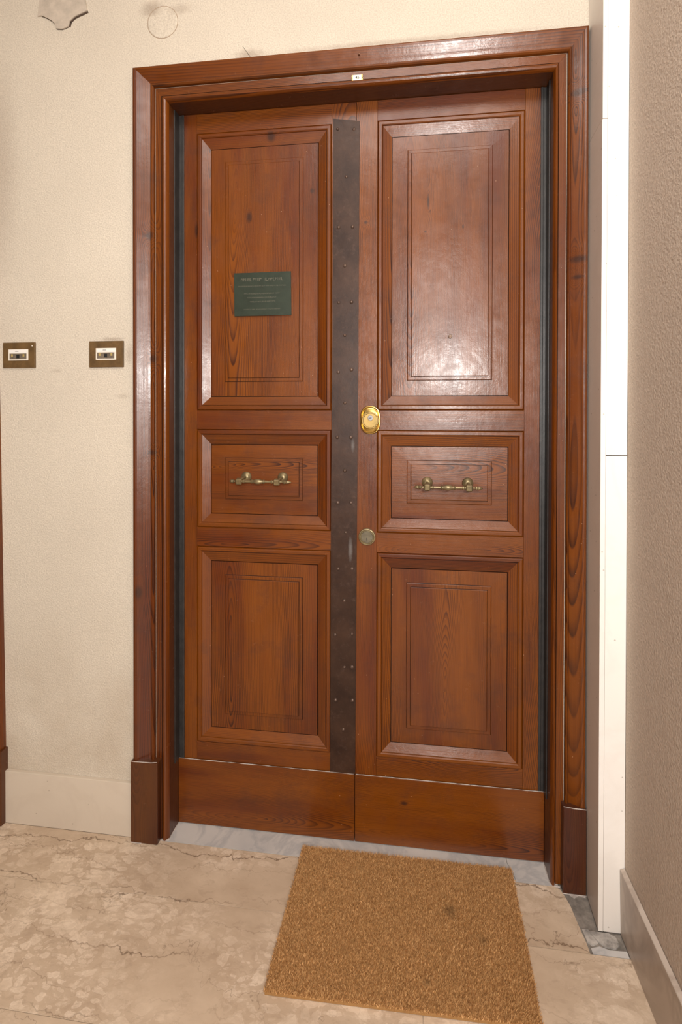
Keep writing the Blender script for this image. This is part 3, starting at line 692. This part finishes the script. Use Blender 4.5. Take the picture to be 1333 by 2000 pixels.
# locks -------------------------------------------------------------
lk = empty('lock'); lk.parent = d2; lk['label'] = 'polished brass oval lock escutcheon'
LX, LZ = 0.6268, 1.2882
def oval(r, rx, rz, n=48, e=2.5):
    return [(LX+math.copysign(abs(math.cos(2*math.pi*k/n))**(2/e), math.cos(2*math.pi*k/n))*rx*r, LZ+math.copysign(abs(math.sin(2*math.pi*k/n))**(2/e), math.sin(2*math.pi*k/n))*rz*r) for k in range(n)]
def loft(levels, name, mat, parent):
    vs, fs = [], []; n = len(levels[0][0])
    for pts, y in levels: vs += [(x, y, z) for x, z in pts]
    for i in range(len(levels)-1):
        for k in range(n): fs.append((i*n+k, i*n+(k+1) % n, (i+1)*n+(k+1) % n, (i+1)*n+k))
    fs += [tuple(range(n)), tuple((len(levels)-1)*n+k for k in range(n))]
    return link(name, pydata(vs, fs), mat, parent, smooth=True)
loft([(oval(1, .0315, .0430), YL+0.001), (oval(1, .0316, .0431), YL-0.0020), (oval(1, .0308, .0423), YL-0.0050), (oval(1, .0296, .0411), YL-0.0068), (oval(1, .0282, .0397), YL-0.0070), (oval(1, .0268, .0380), YL-0.0052), (oval(1, .0258, .0362), YL-0.0036), (oval(1, .0248, .0340), YL-0.0046), (oval(1, .0235, .0310), YL-0.0060)], 'escutcheon', BRASS, lk)
link('guard_ring', lathe_mesh([(0.0255, 0.0), (0.0255, -0.0095), (0.0245, -0.0112), (0.0225, -0.0112), (0.0215, -0.0098), (0.0210, -0.0080), (0.0004, -0.0080)], 40, (LX+0.0006, YL-0.0005, LZ-0.0015)), BRASS_D, lk, smooth=True)
link('cylinder', lathe_mesh([(0.0083, 0.0), (0.0083, -0.0100), (0.0076, -0.0108), (0.0003, -0.0108)], 24, (LX+0.0010, YL-0.0010, LZ+0.0060)), CHROME, lk, smooth=False)
link('keyway', box_mesh(LX-0.0040, LX+0.0045, YL-0.0124, YL-0.0115, LZ+0.0050, LZ+0.0068), VOID, lk)
l2 = empty('lock'); l2.parent = d2; l2['label'] = 'small round aged bronze lock'
KX, KZ = 0.6174, 0.9334
link('rosette', lathe_mesh([(0.0258, 0.001), (0.0258, -0.0020), (0.0245, -0.0038), (0.0222, -0.0042), (0.0205, -0.0030), (0.0200, -0.0012), (0.0003, -0.0012)], 40, (KX, YL-0.0005, KZ)), BRONZE, l2, smooth=True)
link('cylinder', lathe_mesh([(0.0180, 0.0), (0.0180, -0.0036), (0.0170, -0.0046), (0.0003, -0.0046)], 32, (KX, YL-0.0008, KZ)), simple('tarnished_cylinder', (0.16, 0.14, 0.10), 0.4, 0.8, 0.2, 120, 0.3), l2)
link('keyway', box_mesh(KX-0.0010, KX+0.0010, YL-0.0062, YL-0.0053, KZ-0.0100, KZ-0.0020), VOID, l2)
link('peephole', lathe_mesh([(0.0058, 0.001), (0.0058, -0.0014), (0.0048, -0.0026), (0.0030, -0.0022), (0.0028, -0.0030), (0.0003, -0.0036)], 16, (0.8635, YL-0.0004, 1.5363)), simple('dull_peephole', (0.24, 0.17, 0.13), 0.4, 0.6), d2)

# plaque --------------------------------------------------------------
pq = empty('door_plaque'); tag(pq, 'dark green metal plaque on the upper panel of the left door leaf', 'plaque')
pts = [(0.2004, 1.6105), (0.3822, 1.6108), (0.3806, 1.7452), (0.1990, 1.7448)]
link('plate', poly_prism(pts, YL-0.0032, YL-0.0003, 0.0005), PLAQUE, pq)
rnd = random.Random(11); strokes = []; 
for (zc, xa, xb_, h) in ((1.7235, 0.222, 0.358, 0.0095), (1.7030, 0.213, 0.366, 0.0035), (1.6795, 0.232, 0.346, 0.0036), (1.6670, 0.243, 0.337, 0.0036), (1.6545, 0.251, 0.330, 0.0036), (1.6310, 0.231, 0.346, 0.0030)):
    x = xa
    while x < xb_:
        wd = h*rnd.uniform(0.35, 0.62)
        for (dx, dz, ww, hh) in rnd.choice([((0, 0, .22, 1), (.5, .8, .9, .2)), ((0, 0, .22, 1), (1, 0, .22, 1)), ((0, 0, .25, 1), (.5, 0, .8, .2)), ((.4, 0, .25, 1), (.4, .8, .9, .2)), ((0, .1, .2, .8), (1, .1, .2, .8), (.5, .85, .9, .15))]):
            cx = x+wd*dx; hz = h*hh
            z0 = zc-h/2+h*dz*(1-hh) if hh < 1 else zc-h/2
            strokes.append(box_mesh(cx-wd*ww/2, cx+wd*ww/2, YL-0.0034, YL-0.0031, z0, z0+hz))
        x += wd*1.55
        if rnd.random() < 0.16: x += wd
tag(link('lettering', join_meshes(strokes), ENGR, pq), kind='stuff')

# number plate -----------------------------------------------------------
npl = empty('number_plate'); tag(npl, 'tiny ivory enamel number plate 45 above the double door', 'number plate')
NX, NZ = 0.5925, 2.2755; ny = -0.0030
sc = []
for i in range(9):
    for sgn in (-1, 1):
        a = -1+2*i/8
        sc.append((sgn*(0.0145+0.0026*(1 if i % 2 == 0 else 0.2)-0.0012*abs(a)), 0.0090*a))
L_ = [p for p in sc if p[0] < 0]; R_ = [p for p in sc if p[0] > 0]
link('backing', poly_prism([(NX+x, NZ+z) for x, z in R_]+[(NX+x, NZ+z) for x, z in reversed(L_)], ny-0.0012, ny+0.0006), BRASS, npl)
link('plate', poly_prism([(NX-0.0118, NZ-0.0082), (NX+0.0118, NZ-0.0082), (NX+0.0118, NZ+0.0082), (NX-0.0118, NZ+0.0082)], ny-0.0030, ny-0.0006, 0.0005), ENAM, npl)
def text_mesh(s, size, cx, y, cz, off=0.0):
    cu = bpy.data.curves.new('t', 'FONT'); cu.body = s; cu.size = size; cu.align_x = 'CENTER'; cu.align_y = 'CENTER'; cu.extrude = 0.0001; cu.offset = off
    o = bpy.data.objects.new('t', cu); COL.objects.link(o)
    dg = bpy.context.evaluated_depsgraph_get(); me = bpy.data.meshes.new_from_object(o.evaluated_get(dg))
    bpy.data.objects.remove(o); bpy.data.curves.remove(cu)
    me.transform(Matrix.Translation((cx, y, cz)) @ Matrix.Rotation(math.radians(90), 4, 'X'))
    return me
link('numeral', text_mesh('45', 0.0115, NX+0.0004, ny-0.0032, NZ+0.0002, 0.0003), INK, npl)
link('screw', lathe_mesh([(0.0003, -0.0016), (0.0012, -0.0012), (0.0015, 0.0004)], 10, (NX+0.0152, ny-0.001, NZ)), BRONZE, npl)
link('screw', lathe_mesh([(0.0003, -0.0016), (0.0012, -0.0012), (0.0015, 0.0004)], 10, (NX-0.0152, ny-0.001, NZ)), BRONZE, npl)

# door bells -----------------------------------------------------------
def bell(label, corners, ic, chip, seed):
    r = empty('doorbell'); tag(r, label, 'doorbell', None, 'doorbells left of the door')
    (x0, z0), (x1, z1) = corners
    link('plate', box_mesh(x0, x1, -0.0060, 0.0, z0, z1, 0.0010), BELL, r)
    (a, c), (b_, d) = ic
    link('frame', box_mesh(a, b_, -0.0078, -0.005, c, d, 0.0006), CREAM, r)
    h = d-c; wd = b_-a
    link('name_card', box_mesh(a+0.004, b_-0.002, -0.0084, -0.0074, c+h*0.68, d-0.0015), CARD, r)
    rn = random.Random(seed); ss = []
    x = a+wd*0.36
    for k in range(7):
        ww = rn.uniform(0.0009, 0.0016)
        ss.append(box_mesh(x, x+ww, -0.0086, -0.0083, c+h*0.80, c+h*0.80+rn.uniform(0.0016, 0.0024))); x += ww+0.0005
    tag(link('lettering', join_meshes(ss), INK, r), kind='stuff')
    link('window', box_mesh(a+0.005, b_-0.005, -0.0086, -0.0074, c+h*0.12, c+h*0.62, 0.0004), LAMPGL, r)
    for t in (0.16, 0.74):
        link('contact', box_mesh(a+wd*t, a+wd*t+0.006, -0.0090, -0.0084, c+h*0.34, c+h*0.56, 0.0003), AMBER, r)
    link('centre_bar', box_mesh(a+wd*0.42, a+wd*0.58, -0.0089, -0.0084, c+h*0.20, c+h*0.52, 0.0003), VOID, r)
    if chip: link('screw', lathe_mesh([(0.0004, -0.0018), (0.0016, -0.0012), (0.0022, 0.0)], 8, (x1-0.009, -0.006, z1-0.012)), CREAM, r)
    return r
bell('brown doorbell plate nearest the left edge, with a pale screw in its corner', ((-0.5405, 1.4506), (-0.4290, 1.5312)), ((-0.5200, 1.4735), (-0.4512, 1.5090)), True, 4)
bell('brown doorbell plate beside the door casing, smudged above', ((-0.2440, 1.4495), (-0.1305, 1.5306)), ((-0.2207, 1.4720), (-0.1536, 1.5085)), False, 9)

# door mat -----------------------------------------------------------
mat_ = empty('door_mat'); tag(mat_, 'plain brown coir door mat in front of the double door', 'door mat')
MC = [(0.4306, 0.0172), (1.0375, 0.0205), (1.0318, -0.3770), (0.4255, -0.3895)]
c4 = [Vector((x, y)) for x, y in MC]
nv = 4
me = pydata([(x, y, 0.0010) for x, y in MC]+[(x, y, 0.0095) for x, y in MC], [(0, 1, 2, 3), (4, 5, 6, 7), (0, 1, 5, 4), (1, 2, 6, 5), (2, 3, 7, 6), (3, 0, 4, 7)])
for v_ in me.vertices: v_.co.x = 0.7313+(v_.co.x-0.7313)*0.992; v_.co.y = -0.1823+(v_.co.y+0.1823)*0.988
link('backing', me, COIR_B, mat_)
rg = np.random.default_rng(5); NB = 120000
u = rg.random(NB); v = rg.random(NB)
C4 = np.array(MC); P0 = (C4[0]*(1-u)[:, None]+C4[1]*u[:, None])*(1-v)[:, None]+(C4[3]*(1-u)[:, None]+C4[2]*u[:, None])*v[:, None]
ang = rg.random(NB)*math.pi; wdt = 0.0007+0.0004*rg.random(NB)
edge = np.minimum(np.minimum(u, 1-u)*0.6, np.minimum(v, 1-v)*0.4)
hgt = 0.0050+0.0030*rg.random(NB)
lean = rg.normal(0, 0.0020, (NB, 2))+np.array([0.0006, -0.0012])
out = np.zeros((NB, 2)); out[:, 0] = np.where(u < 0.006, -0.002, np.where(u > 0.994, 0.002, 0)); out[:, 1] = np.where(v < 0.008, 0.002, np.where(v > 0.992, -0.002, 0))
lean += out*rg.random(NB)[:, None]
vs = np.zeros((NB, 3, 3), dtype=np.float32)
dx, dy = np.cos(ang)*wdt, np.sin(ang)*wdt
vs[:, 0, 0] = P0[:, 0]-dx; vs[:, 0, 1] = P0[:, 1]-dy; vs[:, 0, 2] = 0.0085
vs[:, 1, 0] = P0[:, 0]+dx; vs[:, 1, 1] = P0[:, 1]+dy; vs[:, 1, 2] = 0.0085
vs[:, 2, 0] = P0[:, 0]+lean[:, 0]; vs[:, 2, 1] = P0[:, 1]+lean[:, 1]; vs[:, 2, 2] = 0.0090+hgt
me = bpy.data.meshes.new('pile'); me.vertices.add(NB*3); me.vertices.foreach_set('co', vs.ravel())
me.loops.add(NB*3); me.loops.foreach_set('vertex_index', np.arange(NB*3, dtype=np.int32))
me.polygons.add(NB); me.polygons.foreach_set('loop_start', np.arange(0, NB*3, 3, dtype=np.int32))
me.update(calc_edges=True); me.validate()
sh = np.repeat(np.clip(rg.normal(0.5, 0.28, NB), 0, 1), 3).astype(np.float32)
a = me.attributes.new('shade', 'FLOAT', 'POINT'); a.data.foreach_set('value', sh)
o = link('pile', me, COIR, mat_); tag(o, kind='stuff')
